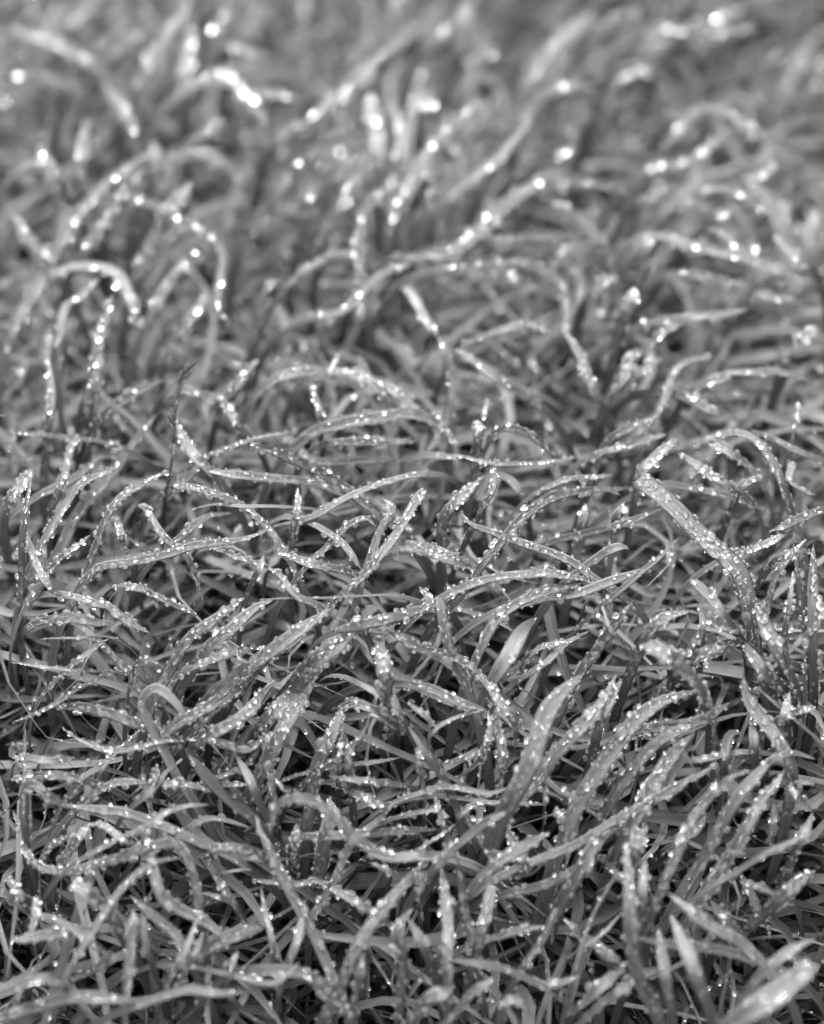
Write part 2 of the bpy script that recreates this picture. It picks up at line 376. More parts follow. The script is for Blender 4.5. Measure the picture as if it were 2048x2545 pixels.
D 46 d3 k.4 | 150,1120 220,1050 280,960 350,870 410,800 470,730 540,680 600,650 700,630 800,620 880,645 | 430,800,15 462,765,16 535,682,14 600,655,15 500,720,10 | long arched blade under the crossing blade that ends in a heavy drop
D 40 d2 k.8 | 870,1060 760,990 680,930 590,890 500,860 400,825 320,795 240,760 203,708 | 840,1046,24 262,792,11 375,810,9 735,1000,9 | straight sloping blade with a heavy drop at its low end, crossing an arched blade | crossed pair with a heavy drop
D 52 d2 | 125,830 130,760 180,680 240,620 300,565 | 265,650,11 240,668,9 300,600,9
D 48 d2 v.9 c | 262,540 275,440 282,340 | 275,345,24 285,365,12 285,505,11 | upright stub capped by one glowing white drop | stub capped by a white drop
D 22 d3 v.9 | 295,330 320,240 | 325,265,15 320,290,11 348,330,12
D 34 d2 | 305,450 350,380 420,360 500,390 560,440 595,500 602,548 | 595,530,10 535,430,11 | narrow hooped blade bending right over beside the capped stub
D 20 d2 | 200,480 330,510 500,510 600,500 695,487 | 683,492,10
D 42 d1 | 780,520 820,430 880,380 960,340 1020,315 | 880,395,8
D 36 d3 | 810,462 900,440 1000,410 1070,388
D 42 d2 v.6 | 1635,830 1590,700 1550,570 1480,450 1410,390 1330,385 1250,405 1170,432 | 1205,425,10 1235,415,10 1255,405,11 1545,550,10 | tall smooth hoop of a blade behind the blade with three very large drops
D 32 d1 | 1700,490 1600,450 1500,400 1420,368
D 46 d3 | 1440,550 1360,480 1300,445 1220,408 | 1300,445,11 1350,475,10
D 42 d3 | 1390,640 1320,600 1270,570 1200,520 1120,465 | 1285,572,16 1325,603,17 1360,618,15 1135,495,14 1075,555,11
D 36 d1 | 1350,690 1390,610 1450,575 1520,592
D 36 d1 | 1600,520 1590,580 1620,610 1690,645
D 18 d3 v.9 | 1585,550 1600,430 1620,330 1627,245 | 1590,275,14 1620,285,10 1635,260,12
D 36 d2 | 1015,345 1060,250 1085,180 1110,120 1180,75 1270,68 | 1085,180,20 1060,255,15 1110,122,18 1300,58,20 1180,80,14 1210,75,12
D 33 d2 | 1330,132 1400,125 1470,130 1560,130 1680,165 | 1455,130,16 1555,130,16 1400,125,12 1510,130,12 | level far blade with a line of round drops behind the tall hoop
D 52 d2 v.8 | 850,210 900,130 925,50 | 900,132,26 915,75,28 | upright blurred blade with two huge white drops near the top | pair of huge white blurred drops
D 42 d1 | 940,155 1010,90 1060,60 | 1000,102,26
D 40 d1 | 1200,200 1270,165 1350,140 | 1270,165,22
D 42 d1 | 530,265 430,200 340,140 260,80 180,25 | 255,75,16
D 42 d1 v.7 | 170,220 170,130 140,60 110,-20
D 42 d1 v.6 | 790,240 740,150 710,60 640,-50
D 46 d1 | 1130,225 1180,245 1240,280 1320,305
D 42 d0 t.75 | 750,930 830,880 880,860 915,872
D 42 d3 | 170,1055 280,1010 380,990 480,980 580,975 680,990 800,1015 | 490,982,11 537,980,13 660,1000,9
D 52 d2 | 290,1290 340,1190 400,1130 560,1050 720,1015
D 46 d1 | 430,1110 560,1080 700,1060 830,1010 1010,945 | 725,1080,11
D 25 d1 k1 | 700,1200 800,1110 880,1040 960,970 1040,910 1100,850 1145,803 || long thin straight stem leaning up to the blade with three very large drops
D 72 d0 t.7 k.3 | 320,1460 400,1330 440,1260 480,1200 530,1160 | 430,1355,20 | pale smooth sheath-like blade with one drop low down | pale smooth sheath blade
D 52 d3 k.6 | 670,1460 720,1370 770,1310 810,1250 860,1180 930,1090 | 796,1275,15 776,1315,16 736,1336,11 870,1420,14
D 15 d1 k1.2 | 800,1110 812,1140 830,1200 880,1260 940,1320 975,1355
D 80 d2 k3 c | 1180,1420 1140,1380 1090,1340 1040,1300 985,1265 | 1110,1358,24 1080,1330,18 1040,1280,16 1015,1295,13 | blurred stub tilted towards the lens with a bright wet end | blurred wet-ended stub
D 46 d0 k1 c t.45 | 1375,1235 1310,1150 1260,1080 1185,1005 || cut-off matte blade stub with frayed end beside the broad bowed blade
D 36 d2 k1 | 1370,1225 1280,1190 1210,1160
D 27 d1 k.6 v.95 t.35 | 1655,1460 1660,1300 1640,1100 1620,950 1603,830 || tall dark spear-pointed upright blade at the edge of the tussock | spear-pointed upright blades
D 29 d2 k.6 v.95 | 1592,1400 1570,1270 1590,1100 1606,962 || spear-pointed upright blade edged with tiny beads
D 50 d1 k.5 v.95 t.3 | 1690,1460 1685,1200 1690,1000 1690,850
D 56 d1 k.6 | 1570,1470 1500,1410 1440,1330 1385,1250
D 62 d1 t.3 | 1610,1440 1540,1300 1480,1180 1445,1080
D 52 d3 k1 | 1120,1400 1200,1320 1290,1290 1400,1255 | 1230,1302,17 1280,1297,14 1260,1265,9 1340,1290,9
D 32 d2 k1 | 1180,1335 1130,1310 1085,1280
D 56 d1 k.9 v.8 c | 240,1480 220,1430 190,1370 150,1260 130,1160 118,1075 | 150,1196,19 150,1270,13 130,1130,9 | stout upright dewy blade with one large drop near its blunt top | stout upright blade with one large drop
D 26 d1 | 430,1440 560,1350 650,1270 750,1215
D 26 d3 | 450,1360 540,1290 620,1270 710,1245
D 42 d2 | 1330,910 1420,880 1510,840 1600,785 | 1450,870,16 1520,840,13 1380,880,9
D 32 d3 v.6 | 1490,1150 1510,1060 1540,980 1600,890 1660,830
D 26 d2 | 550,620 620,590 660,575 780,570 850,560 | 652,578,17 810,600,14
D 36 d1 k-1 | 845,850 860,740 895,670
D 50 d1 k-1.5 | 695,890 720,760 732,680
D 62 d3 k-.4 | -20,860 80,880 180,920 290,970 | 100,890,11 130,900,11 150,920,11 110,915,10 165,895,9
D 42 d2 t.3 | -20,1150 60,1120 72,1080 30,1030
D 52 d3 k.4 | 940,1340 1000,1220 1060,1160 1170,1135
D 30 d1 k-.5 | -20,490 80,480 200,490
D 36 d1 k-1 | 480,700 460,640 410,580 340,550
D 34 d1 k-1 | 950,640 1060,600 1180,620 1330,650 1520,720
D 34 d1 k-1 | 620,830 760,800 900,760 1060,700
D 30 d2 | 240,810 330,640 345,560 350,480
D 34 d2 | 1500,960 1560,900 1640,880 1700,900
D 26 d2 k.5 v.8 | 1225,1260 1222,1180 1218,1090
D 40 d1 t.35 | 1690,720 1600,760 1500,800
# near left
E 50 d0 k1 t.72 | 760,420 740,390 700,310 660,240 620,160 600,100 625,45 670,30 740,90 790,170 825,215 | 735,380,10 | pale dry blade looped over like a shepherd's crook | pale crook-shaped blade
E 52 d2 k1 | 630,195 600,180 540,165 480,140 400,120 320,105 230,108 | 510,140,27 455,140,9 560,165,9 | blade with one fat drop passing under the pale crook
E 20 d2 k.8 | 440,-30 330,30 240,90 150,130 50,172 | 205,100,8 235,95,8
E 18 d1 k1.2 v.8 | 110,700 95,600 100,480 105,330 105,170 || thread-thin upright blade rising beside the folded matte blade
E 42 d1 k1 | 105,620 105,520 115,440 150,430 190,470 270,520 340,532 || matte blade folded over at the crest beside a thread-thin blade
E 48 d1 k1.3 | 910,705 780,650 690,610 600,575 520,550 440,540 340,528 270,515 | 440,545,17 365,545,11 390,540,9 | smooth pale tapering blade, its narrow end holding drops | smooth pale tapering blade
E 46 d3 k1.3 | 845,1000 840,960 825,850 790,740 750,685 700,680 600,700 500,740 400,770 300,800 200,790 130,750 100,690 80,620 55,540 | 480,757,19 740,685,15 690,692,13 715,690,11 770,760,11 240,795,14 155,805,12 400,775,10 430,770,9 | long dew-lined blade swooping in a wide arc | long swooping dew-lined arc
E 40 d2 k1.3 | 1160,765 1100,730 1030,705 950,695 880,710 835,745 | 965,695,20 1010,705,11 | small arched blade with a shining drop on its crest
E 52 d1 k1.6 v.6 t.6 | 1430,1310 1350,1130 1290,1010 1220,880 1170,780 1130,700 1100,640 1075,560 | 1085,630,14 | long pale stalk-like blade slanting through the tangle | long pale slanting stalk blade
E 50 d3 k3 | 1745,735 1640,740 1550,700 1480,640 1420,580 1350,520 1280,490 1190,500 1150,560 1140,650 | 1412,575,18 1382,545,15 1440,610,14 | blurred hump-backed blade with bright drops on its shoulder | blurred hump-backed blade
E 42 d2 k.2 | 1290,652 1450,645 1600,635 1735,625 1850,622 | 1620,637,11 1655,635,10 1580,640,9 1700,632,9 1540,645,8 | level blade carrying a neat row of drops behind the hump-backed blade
E 62 d2 k.4 v.8 | 1305,530 1330,380 1370,280 1410,190 1445,100 | 1350,370,9 | stout leaning blade pointed at the top, drops like scales | stout pointed leaning blade
E 62 d3 v.8 | 1335,850 1360,720 1380,600 1390,480 | 1360,740,11 1345,790,11 1370,700,9 1350,840,9
E 50 d3 k-.3 v.8 t.25 | 1235,830 1240,700 1250,590
E 56 d2 k.8 | 820,270 850,240 950,190 1050,120 1100,60 1160,-10 | 1045,115,16 1000,155,16 1020,135,10 950,195,9 1090,70,11
E 50 d3 k.8 | 660,240 690,220 790,150 900,90 1000,30 1090,-25 | 820,110,13 760,170,8 740,185,9 860,105,9
E 72 d2 k.8 | 1060,460 1130,330 1180,220 1230,130 1290,40 1330,-30 | 1190,188,18 1235,75,12 1160,275,9 1210,130,10 | broad wet blade forking upward with a large clear drop
E 62 d2 k.5 | 1090,190 1200,80 1310,-10 | 1240,50,10
E 40 d1 k.5 t.3 | 730,300 850,160 950,80 1070,-10
E 36 d0 k.9 t.6 | 1135,590 1090,500 1060,430 1030,370 985,295 | 1010,430,8 | dry tapering blade with its point rising from the tangle
E 62 d0 k.2 t.25 | 1080,590 1040,550 960,490 890,420 830,350 785,300 | 820,350,13 | broad dark smooth blade lying low under the pale crook | broad dark smooth blade
E 22 d3 k1 | 870,242 700,250 600,270 500,290 420,280 330,240 260,190 | 472,276,13 422,286,14 757,235,13 540,285,8 370,265,8 280,235,12 | thin twig-like blade strung with large clear beads
E 26 d2 k.4 | 280,490 350,400 430,350 500,290 600,190
E 42 d2 k.6 | 350,412 260,395 150,400 40,412 | 215,402,17 275,398,17 165,400,10
E 36 d2 k.6 | 320,540 400,470 480,430 560,420 660,432
E 26 d0 k1.2 t.7 | 530,550 600,490 660,430 700,380 745,348
E 32 d3 k1 | 650,430 740,430 820,440 890,465 | 850,445,9
E 26 d2 | 890,415 1000,370 1060,330 1115,230 | 970,385,10
E 20 d3 k.5 | 910,432 1000,435 1070,425 | 1005,428,12 950,440,8
E 36 d1 k.6 | 1090,255 1030,290 960,270 880,248 | 965,270,19 1022,285,19 1045,300,8 | short blade bearing two big side-by-side drops
E 22 d3 k.8 | 1250,490 1200,460 1155,400
E 36 d3 k.5 v.8 | 1155,530 1140,400 1120,280 1110,150
E 42 d3 k.8 | 1440,130 1460,100 1500,90 1560,110 1620,140 1700,200 1740,235
E 26 d3 k1 | 1340,380 1450,300 1530,210 1570,120 1600,20 1625,-70 | 1530,210,9
E 36 d1 k1 | 1745,250 1680,130 1640,40 1595,-40
E 32 d0 k.9 t.7 | 1450,-20 1540,20 1600,60 1670,140
E 28 d3 k.6 | 1720,442 1560,420 1470,410 1380,395 | 1468,415,11
E 42 d2 k.4 | 1450,440 1530,490 1600,520 1680,520 | 1555,492,20
E 36 d1 k.3 v.8 | 1485,500 1470,340 1448,200
E 22 d3 k.3 | 1290,382 1400,360 1560,340 1690,318
E 18 d3 k.8 | 1425,390 1430,300 1445,170 | 1430,265,14 1428,240,9
E 56 d1 k1.8 | 640,760 680,900 760,960 860,1010 970,1085 | 805,990,8
E 62 d2 k1.4 | 800,1185 900,1110 1000,1060 1135,1015
E 62 d2 k2.5 c | 470,990 440,950 380,900 310,845 | 425,910,11
E 36 d1 k3 | 310,1180 420,1000 500,890 580,810 650,760 770,738
E 50 d2 k2.5 v.7 | 535,1300 550,1150 560,1050 562,950 | 572,1100,18 565,1150,12
E 30 d0 k1.5 t.35 v.7 | 650,1220 610,1080 610,960 645,865
E 46 d1 k1.6 t.4 | 800,1180 740,1070 650,990 550,900
E 26 d1 k2 | 690,1310 750,1190 800,1080 835,980
E 26 d1 k2 | 750,1270 830,1120 855,1050
E 26 d1 k1 v.8 | 1155,1200 1140,1080 1120,980 1098,860
E 36 d1 k1.6 v.7 | 1190,1250 1240,1120 1270,1010 1285,920 | 1272,900,16 1245,890,12
E 56 d3 k2 | 1370,1400 1440,1270 1500,1120 1570,1010 1660,900 1735,820 1815,735 | 1480,1165,15 1450,1215,14 1575,1005,17 1545,1035,13 1700,870,11 1650,920,11 1610,970,11 1735,815,12 | long blade slanting up, paved with big drops | long drop-paved slanting blade
E 26 d3 k.8 | 1410,875 1340,840 1250,850 1120,840 1055,832 | 1080,838,11
E 36 d3 k.8 | 1410,875 1540,950 1620,1010 1700,1065 | 1545,960,12
E 40 d2 k.5 | 1320,980 1390,870 1430,790 1470,700 1580,590 1670,500 | 1405,805,11
E 50 d2 k3 t.3 | 60,1390 80,1330 100,1280 160,1250 240,1260 320,1300 | 160,1262,14
E 56 d2 k3 t.3 | 60,1395 250,1340 400,1330 580,1345 || wide soft-blurred blade lying close to the lens over the near tangle
E 36 d1 k3.5 | 540,1375 780,1300 900,1310 1050,1305
E 62 d1 k2 | 1100,1215 1230,1220 1330,1260 1400,1330 1480,1390
E 26 d1 k2.4 | 840,1205 1000,1240 1130,1270 1200,1240 1260,1180
E 36 d2 k2 | 230,1000 320,1050 400,1110 490,1165
E 50 d3 k2.2 | 350,1045 180,1070 40,1090 | 110,1040,14 140,1022,12 80,1090,12
E 40 d2 k2 v.8 | 140,1050 150,980 150,900
E 50 d1 k2 | 1480,1400 1510,1250 1535,1140 | 1500,1160,8
E 50 d2 k1.5 | 1690,1290 1695,1150 1670,1050 1740,945
E 26 d1 k2 | 330,755 440,690 550,640 650,590 730,535 | 335,748,11
E 28 d2 k2.4 | 600,740 610,640 660,570 760,530 880,515
E 26 d1 k1 | 780,630 850,580 930,580 1050,612
E 32 d3 k1.4 | 600,700 560,680 500,650 430,600 365,600 | 468,635,14
E 42 d3 k.6 | 270,750 330,660 375,595
E 20 d2 k.8 | 175,750 240,670 300,650 330,680
E 32 d1 t.3 | 860,740 930,850 1000,960 1070,1070
E 16 d0 k.5 t.7 | 940,805 1010,790 1080,795
E 40 d1 k.5 t.35 | 50,850 110,930 150,1000
E 34 d2 k1 | 640,480 650,420 662,340 | 640,365,12
E 34 d1 k1.5 | 330,1240 440,1190 540,1120
E 30 d1 k.6 | 900,900 960,920 985,945
E 34 d1 k1.8 | 890,1300 960,1220 1000,1120
E 30 d1 k1 t.35 | 1560,760 1640,800 1720,860
E 34 d1 k.8 | 100,320 210,330 320,320
# near right
F 92 d1 k3.2 v.7 t.5 | 410,510 470,400 510,300 550,180 590,100 660,20 720,-30 | 508,215,15 560,212,15 | very broad blurred smooth blade leaning across in front of the tangle | very broad blurred blade
F 62 d3 k1.4 | 420,520 520,430 590,330 650,260 720,180 800,80 860,-30 | 735,142,22 737,85,15 800,60,18 690,185,10 655,68,12 | clear broad blade with large drops behind the very broad blurred one
F 46 d3 k1.2 | 770,260 800,150 840,60 880,-10 | 795,65,16 822,150,10
F 78 d3 k1.2 | 630,690 700,510 760,410 830,310 890,230 960,150 1060,80 1200,35 | 880,217,25 860,255,10 840,280,9 905,180,9 825,265,9 1085,85,9 950,135,10 | long broad blade tapering to a point, a fat drop midway | long broad pointed blade with a fat drop
F 62 d2 k1 | 880,440 960,330 1030,260 1110,210 1210,178 | 990,315,13 970,345,11 950,385,10
F 76 d3 k1.8 | 900,660 980,500 1040,400 1100,310 1180,220 | 1030,445,19 1062,405,14 1035,362,16 1115,320,14 1090,350,11 1010,480,13 960,515,11 1125,245,13 1100,380,10 | broad blade loaded with many fat drops beside the dark hollow | fat-drop-laden blade
F 44 d3 k1.8 | 430,790 600,720 700,680 850,590 1000,510 1130,430 1290,345 | 1275,350,15 910,560,14 880,560,11 1170,400,11
F 14 d1 k1.5 | 900,680 810,590 720,520 640,450 620,435 | 632,418,11
F 46 d2 k3.4 v.6 | 1030,925 1090,780 1150,650 1210,540 1280,460 1350,400 1430,372 | 1340,410,18 1285,465,14 1230,520,10 1185,615,9 | blurred slender blade curving over the dark hollow | blurred slender curving blade
F 62 d1 k1.5 | 1180,820 1260,690 1330,560 1400,450 1490,350 1540,290 | 1450,410,10
F 52 d3 k1.8 | 1220,930 1290,830 1360,710 1420,600 1470,500 1570,380 | 1240,908,15 1365,712,15 1425,600,17 1452,555,14 1440,580,10 | drooping blade with glittering drops down to its wet tip
F 30 d2 k1.6 | 1270,800 1380,640 1460,530 1575,365
F 30 d0 k1.6 | 1470,370 1530,320 1600,300 1700,325
F 62 d2 k1 v.7 | 1590,480 1598,380 1560,280 1500,190 1440,120 1405,40 1395,-40 | 1415,60,9 1440,140,10
F 36 d1 k1 v.9 | 1535,240 1570,130 1592,35
F 16 d0 k1.2 t.7 | 1690,225 1600,150 1530,90 1455,25
F 42 d0 k.6 v.8 | 1445,400 1440,260 1428,140
F 32 d1 k1 | 1430,295 1350,300 1250,320 1140,342 || pointed pale blade lying level above the dark hollow
F 42 d0 k.8 | 1315,390 1322,270 1350,215 1395,218
F 52 d2 k.5 | 960,200 1060,190 1150,180 1240,150 1340,85
F 26 d3 k1 v.8 | 1272,260 1265,130 1240,50 1215,-10
F 30 d3 k1 | 1570,410 1620,480 1690,545
F 32 d3 k1 v.8 | 1525,570 1515,640 1512,700 | 1520,690,13 1535,580,10
F 26 d0 k3 | 1280,850 1400,780 1500,720 1600,670 1690,628
F 42 d1 k1 | 1580,800 1640,660 1690,550
F 62 d2 k2.6 v.7 | 1030,1400 960,1250 930,1100 920,950 910,800 898,670 | 930,700,11
F 42 d1 k2.8 v.7 | 985,1020 970,880 985,735
F 62 d2 k2 v.7 | 925,780 950,650 975,560 | 955,650,13
F 62 d1 k3.8 v.7 | 1260,1400 1200,1250 1150,1120 1090,980 || blurred upright blade standing close to the lens on the bare side
F 50 d1 k3 v.7 | 1095,1400 1060,1200 1035,1030 | 1090,1050,10
F 56 d3 k3.6 | 1460,1170 1370,1090 1290,1050 1200,990 1130,930 1085,895 | 1290,1050,12 1320,1070,12 1345,1085,12 1370,1100,12 | blurred slanting blade with a ladder of drops near its base | ladder of drops
F 46 d1 k2.4 t.3 | 1480,1185 1300,1130 1120,1110 940,1078
F 60 d0 k1.5 t.25 | 1390,1090 1320,1000 1255,910
F 46 d1 k3.6 t.6 | 1370,1400 1430,1290 1510,1200 1590,1130 1700,1080
F 112 d1 k5 | 1380,1420 1500,1340 1600,1265 1710,1190 | 1650,1242,36 1565,1330,28 | huge blurred blade with two enormous drops close to the lens | huge blurred blade with enormous drops
F 62 d2 k1.4 | 1450,1000 1540,920 1620,850 1700,795
F 26 d3 k2 | 1550,900 1450,860 1380,838 | 1415,846,13
F 56 d2 k1.8 v.7 | 150,1400 150,1200 150,1050 140,900 118,740 | 140,1080,18 150,1060,12
F 42 d2 k1.3 v.7 | 275,1210 230,1000 210,870 170,720 130,600 100,500 100,430 | 225,995,9
F 52 d3 k1 | 260,1180 310,980 340,850 380,790 | 300,1020,10 295,1050,9
F 42 d0 k2 t.35 | 105,1270 60,1130 -20,990
F 62 d1 k1.4 | 810,640 760,700 690,820 620,950 585,1105
F 19 d1 k1.8 | 685,1225 730,1060 780,950 840,840 875,780 || slim curving blade bowed like a drawn line, nearly free of beads
F 46 d2 k1.4 | 430,885 540,860 640,820 770,735
F 22 d2 k1 | 120,345 75,260 100,200 180,150 260,130 310,118 || thin blade curled round in a ring | ring of curled thin blades
F 25 d2 k1 | 335,240 280,300 200,330 110,352
F 28 d3 k1 | 230,380 290,330 315,250 330,160 295,105
F 46 d2 k1.2 | -30,10 80,30 160,70 240,100 310,112 | 150,50,15 200,70,12 220,85,12
F 42 d2 k1 | 320,10 360,70 400,120 440,180 432,290 | 405,130,19 430,165,10
F 42 d3 k.6 v.7 | 375,450 380,300 360,200 348,110 | 345,440,17
F 42 d0 k1.2 t.3 | 200,560 140,420 80,330 -20,180 | 105,300,9
F 42 d1 k1.4 | -10,90 60,150 115,215 |
F 26 d3 k1.6 v.6 | 45,430 35,350 20,270 | 40,380,16 30,335,13
F 26 d2 k1 | -20,485 60,460 120,440 250,460 330,470 430,435
F 21 d1 k1.2 t.65 | 200,488 330,510 430,510 570,515
F 26 d2 k1 | 185,620 220,540 300,510 400,515
F 26 d3 k.8 | -20,560 100,540 160,570
F 19 d1 k1.6 | -20,730 80,670 190,595
F 50 d1 k3 t.5 | 280,840 390,740 480,690 580,635 | 485,695,9
F 40 d1 k3 t.6 | 200,680 300,600 400,545
F 36 d2 k.8 | 640,680 630,600 608,520
F 26 d1 k1 v.8 | 560,530 568,430
F 42 d1 k1 t.3 | 470,1200 550,1080 590,1000 660,850
F 36 d3 k1 | 320,1085 440,1050 550,1028 | 410,1070,9 520,1035,10
F 32 d3 k1 | 730,1135 690,1050 635,990
F 42 d2 k1 | 750,1090 830,1150 890,1190 | 840,1145,13
F 32 d0 k1.5 t.6 | 690,1135 800,1060 890,965
F 36 d1 k1.5 t.35 | 440,1230 570,1280 710,1235
F 36 d0 k2.5 t.3 | 570,1295 440,1230 300,1190 150,1168
F 50 d1 k1.5 | 710,1365 820,1260 915,1175
F 46 d1 k1.8 | 190,1385 260,1310 345,1245
F 42 d2 k2.6 | 375,1400 390,1350 440,1340 500,1395
F 50 d1 k1.8 | 810,1350 930,1260 1070,1195
F 26 d1 k1 | 1610,425 1690,432
F 32 d3 k.8 | 1580,145 1640,120 1700,105
F 40 d1 k.5 t.3 | 1300,960 1320,850 1400,780
F 40 d1 t.3 | 1480,1000 1430,900 1380,800
F 36 d1 t.35 k.4 | 1080,700 1180,640 1240,560
F 40 d1 t.35 k.5 | 280,640 340,740 400,860
F 34 d1 t.35 k.6 | 820,760 900,850 1000,900
F 60 d1 k2 | 20,1400 80,1330 170,1290
F 36 d2 k1 | 420,660 470,760 500,800 | 440,760,12 465,790,11
F 44 d2 k1.4 | 30,960 25,860 40,790 75,745 |
"""

class Blade: pass
def catmull(P, n):
    P = np.asarray(P, float)
    if len(P) == 2: P = np.stack([P[0], (P[0]+P[1])/2, P[1]])
    Q = np.vstack([2*P[0]-P[1], P, 2*P[-1]-P[-2]])
    seg = np.linalg.norm(np.diff(P[:, :2], axis=0), axis=1); cum = np.concatenate([[0], np.cumsum(seg)])
    t = np.linspace(0, cum[-1], n); out = []
    for tt in t:
        i = min(max(np.searchsorted(cum, tt, 'right')-1, 0), len(seg)-1)
        u = (tt-cum[i])/max(seg[i], 1e-9)
        a, b, c, d = Q[i], Q[i+1], Q[i+2], Q[i+3]
        out.append(.5*((2*b)+(-a+c)*u+(2*a-5*b+4*c-d)*u*u+(-a+3*b-3*c+d)*u**3))
    return np.array(out)

def parse():
    res = []
    for line in TRACES.strip().splitlines():
        line = line.strip()
        if not line or line.startswith('#'): continue
        f = [s.strip() for s in line.split('|')]
        head = f[0].split()
        b = Blade(); ox, oy = REG[head[0]]
        b.w = float(head[1])/ZS*.9; b.d = 2; b.k = 0.; b.v = .45; b.t = None; b.cut = False
        for h in head[2:]:
            if h == 'c': b.cut = True
            else: setattr(b, h[0], float(h[1:]))
        b.d = int(b.d)
        
        if head[0] in 'AB': b.k += 1.3
        elif head[0] in 'CD' and b.k == 0: b.k = .6
        elif head[0] in 'EF': b.k = b.k*.55 if b.k < 1.5 else .82+(b.k-1.5)*.75
        b.pts = np.array([[float(q) for q in s.split(',')] for s in f[1].split()])/ZS + np.array([ox, oy])
        b.big = []
        if len(f) > 2 and f[2]:
            for s in f[2].split():
                q = [float(v) for v in s.split(',')]
                b.big.append((q[0]/ZS+ox, q[1]/ZS+oy, (q[2] if len(q) > 2 else 16.)/ZS))
        b.label = f[3] if len(f) > 3 and f[3] else None
        b.land = f[4] if len(f) > 4 and f[4] else None
        res.append(b)
    return res
BL = parse()

FOLD = .32
def build_blade(b, idx):
    r = random.Random(idx*7+3)
    pts = b.pts
    L = np.linalg.norm(np.diff(pts, axis=0), axis=1).sum()
    n = int(min(44, max(10, L/14)))
    c = catmull(pts, n)
    x, y = c[:, 0], c[:, 1]
    ph = r.uniform(0, 6.28)
    t = np.linspace(0, 1, n)
    x = x + 1.2*np.sin(t*9+ph)*(t*(1-t)*4); y = y + 1.2*np.cos(t*7+ph)*(t*(1-t)*4)
    ds = surf_depth(y)
    d = ds*(1-b.v) + b.v*ds.mean()
    d = d - b.k*.01 - (.006*np.sin(np.pi*t) - .004) + .003*np.sin(t*5+ph)
    P = unproject(x, y, d)
    # keep above soil
    flo = zg_world(P[:, 1])+.006
    low = P[:, 2] < flo
    if low.any():
        q = P - CAM; lam = (CAM_H-flo)/np.maximum(-q[:, 2], 1e-6)
        P[low] = (CAM + q*lam[:, None])[low]
    d = (P-CAM)@FWD
    wpx = np.full(n, b.w)
    hw = b.w*UN*d*.5
    # width profile
    if b.cut: prof = np.minimum(1, (np.maximum(1-t, 0)/.03+.35)**.5)
    else: prof = np.minimum(1, (np.maximum(1-t, .0)/.34)**.75+.06)
    prof = prof*(.86+.14*np.minimum(1, t/.3))*(1+.05*np.sin(t*11+ph))
    hw = hw*prof*.98
    # root: carry on backwards and down to the soil
    T = norm(np.gradient(P, axis=0))
    root = []; p = P[0].copy(); dr = -T[0].copy(); step = .005; wroot = []
    wv = hw[0]
    for k in range(46):
        if p[2] <= zg_world(p[1])-.003: break
        dr = norm(dr*1.0 + np.array([0, .04, -.22]))
        if k > 24: dr = norm(dr + np.array([0, 0, -.6]))
        p = p + dr*step
        if p[2] > .12: pass
        root.append(p.copy()); wroot.append(max(wv*(1-.012*k), .0006))
    nr = len(root)
    if nr:
        P = np.vstack([np.array(root[::-1]), P]); hw = np.concatenate([np.array(wroot[::-1]), hw])
    n = len(P)
    T = norm(np.gradient(P, axis=0))
    view = norm(CAM - P)
    N0 = .62*view + np.array([0, 0, .5]) + np.array([r.uniform(-.3, .3), r.uniform(-.2, .2), 0])
    N = norm(N0 - (N0*T).sum(1, keepdims=True)*T)
    # smooth frame
    for _ in range(3):
        N[1:-1] = norm(N[:-2]+N[1:-1]*2+N[2:]); N = norm(N - (N*T).sum(1, keepdims=True)*T)
    B = np.cross(T, N)
    s = np.linspace(0, 1, n)
    tw = r.uniform(-.35, .35)*np.sin(s*r.uniform(2, 6)+ph) + r.uniform(-.2, .2)
    N, B = N*np.cos(tw)[:, None]+B*np.sin(tw)[:, None], B*np.cos(tw)[:, None]-N*np.sin(tw)[:, None]
    cosv = np.abs((N*view).sum(1))
    hw = hw/np.clip(cosv, .85, 1)
    b.P, b.T, b.N, b.B, b.hw, b.nr, b.n = P, T, N, B, hw, nr, n
    fold = FOLD*r.uniform(.3, 1.3)
    b.fold = fold
    us = np.array([-1, -.55, 0, .55, 1, .55, 0, -.55]); top = np.array([1, 1, 1, 1, 1, 0, 0, 0])
    hgt = np.abs(us)**1.4*fold - fold*.5
    th = .00016
    V = (P[:, None, :] + B[:, None, :]*(us[None, :]*hw[:, None])[..., None]
         + N[:, None, :]*(hgt[None, :]*hw[:, None] - (1-top)[None, :]*np.minimum(th, hw[:, None]*.4))[..., None])
    m = 8
    V = V.reshape(-1, 3)
    i = np.arange(n-1)[:, None]*m; j = np.arange(m)[None, :]
    F = np.stack([i+j, i+(j+1) % m, i+m+(j+1) % m, i+m+j], -1).reshape(-1, 4)
    arc = np.concatenate([[0], np.cumsum(np.linalg.norm(np.diff(P, axis=0), axis=1))])
    uv = np.stack([np.tile(us*.5+.5, n), np.repeat(arc*100, m)], -1) + np.array([idx*3.37, idx*1.91])
    tone = b.t if b.t is not None else min(.8, max(.22, r.gauss(.5, .11)))
    base = P[0].copy()
    me = mesh_from('grass_blade', V-base, F, M_BLADE, uv, np.full(len(V), tone))
    # blunt caps at both ends
    o = link('grass_blade', me, loc=base)
    b.ob, b.base, b.arc = o, base, arc
    return b

def at_blade(b, s, u):
    """point, frame on the blade's upper face at arc fraction index s (float), across u"""
    i = min(int(s), b.n-2); f = s-i
    lerp = lambda A: A[i]*(1-f)+A[i+1]*f
    P, T, N, B, hw = lerp(b.P), lerp(b.T), lerp(b.N), lerp(b.B), lerp(b.hw)
    h = (abs(u)**1.4*b.fold - b.fold*.5)*hw
    return P + B*u*hw + N*h, norm(T), norm(N), norm(B), hw

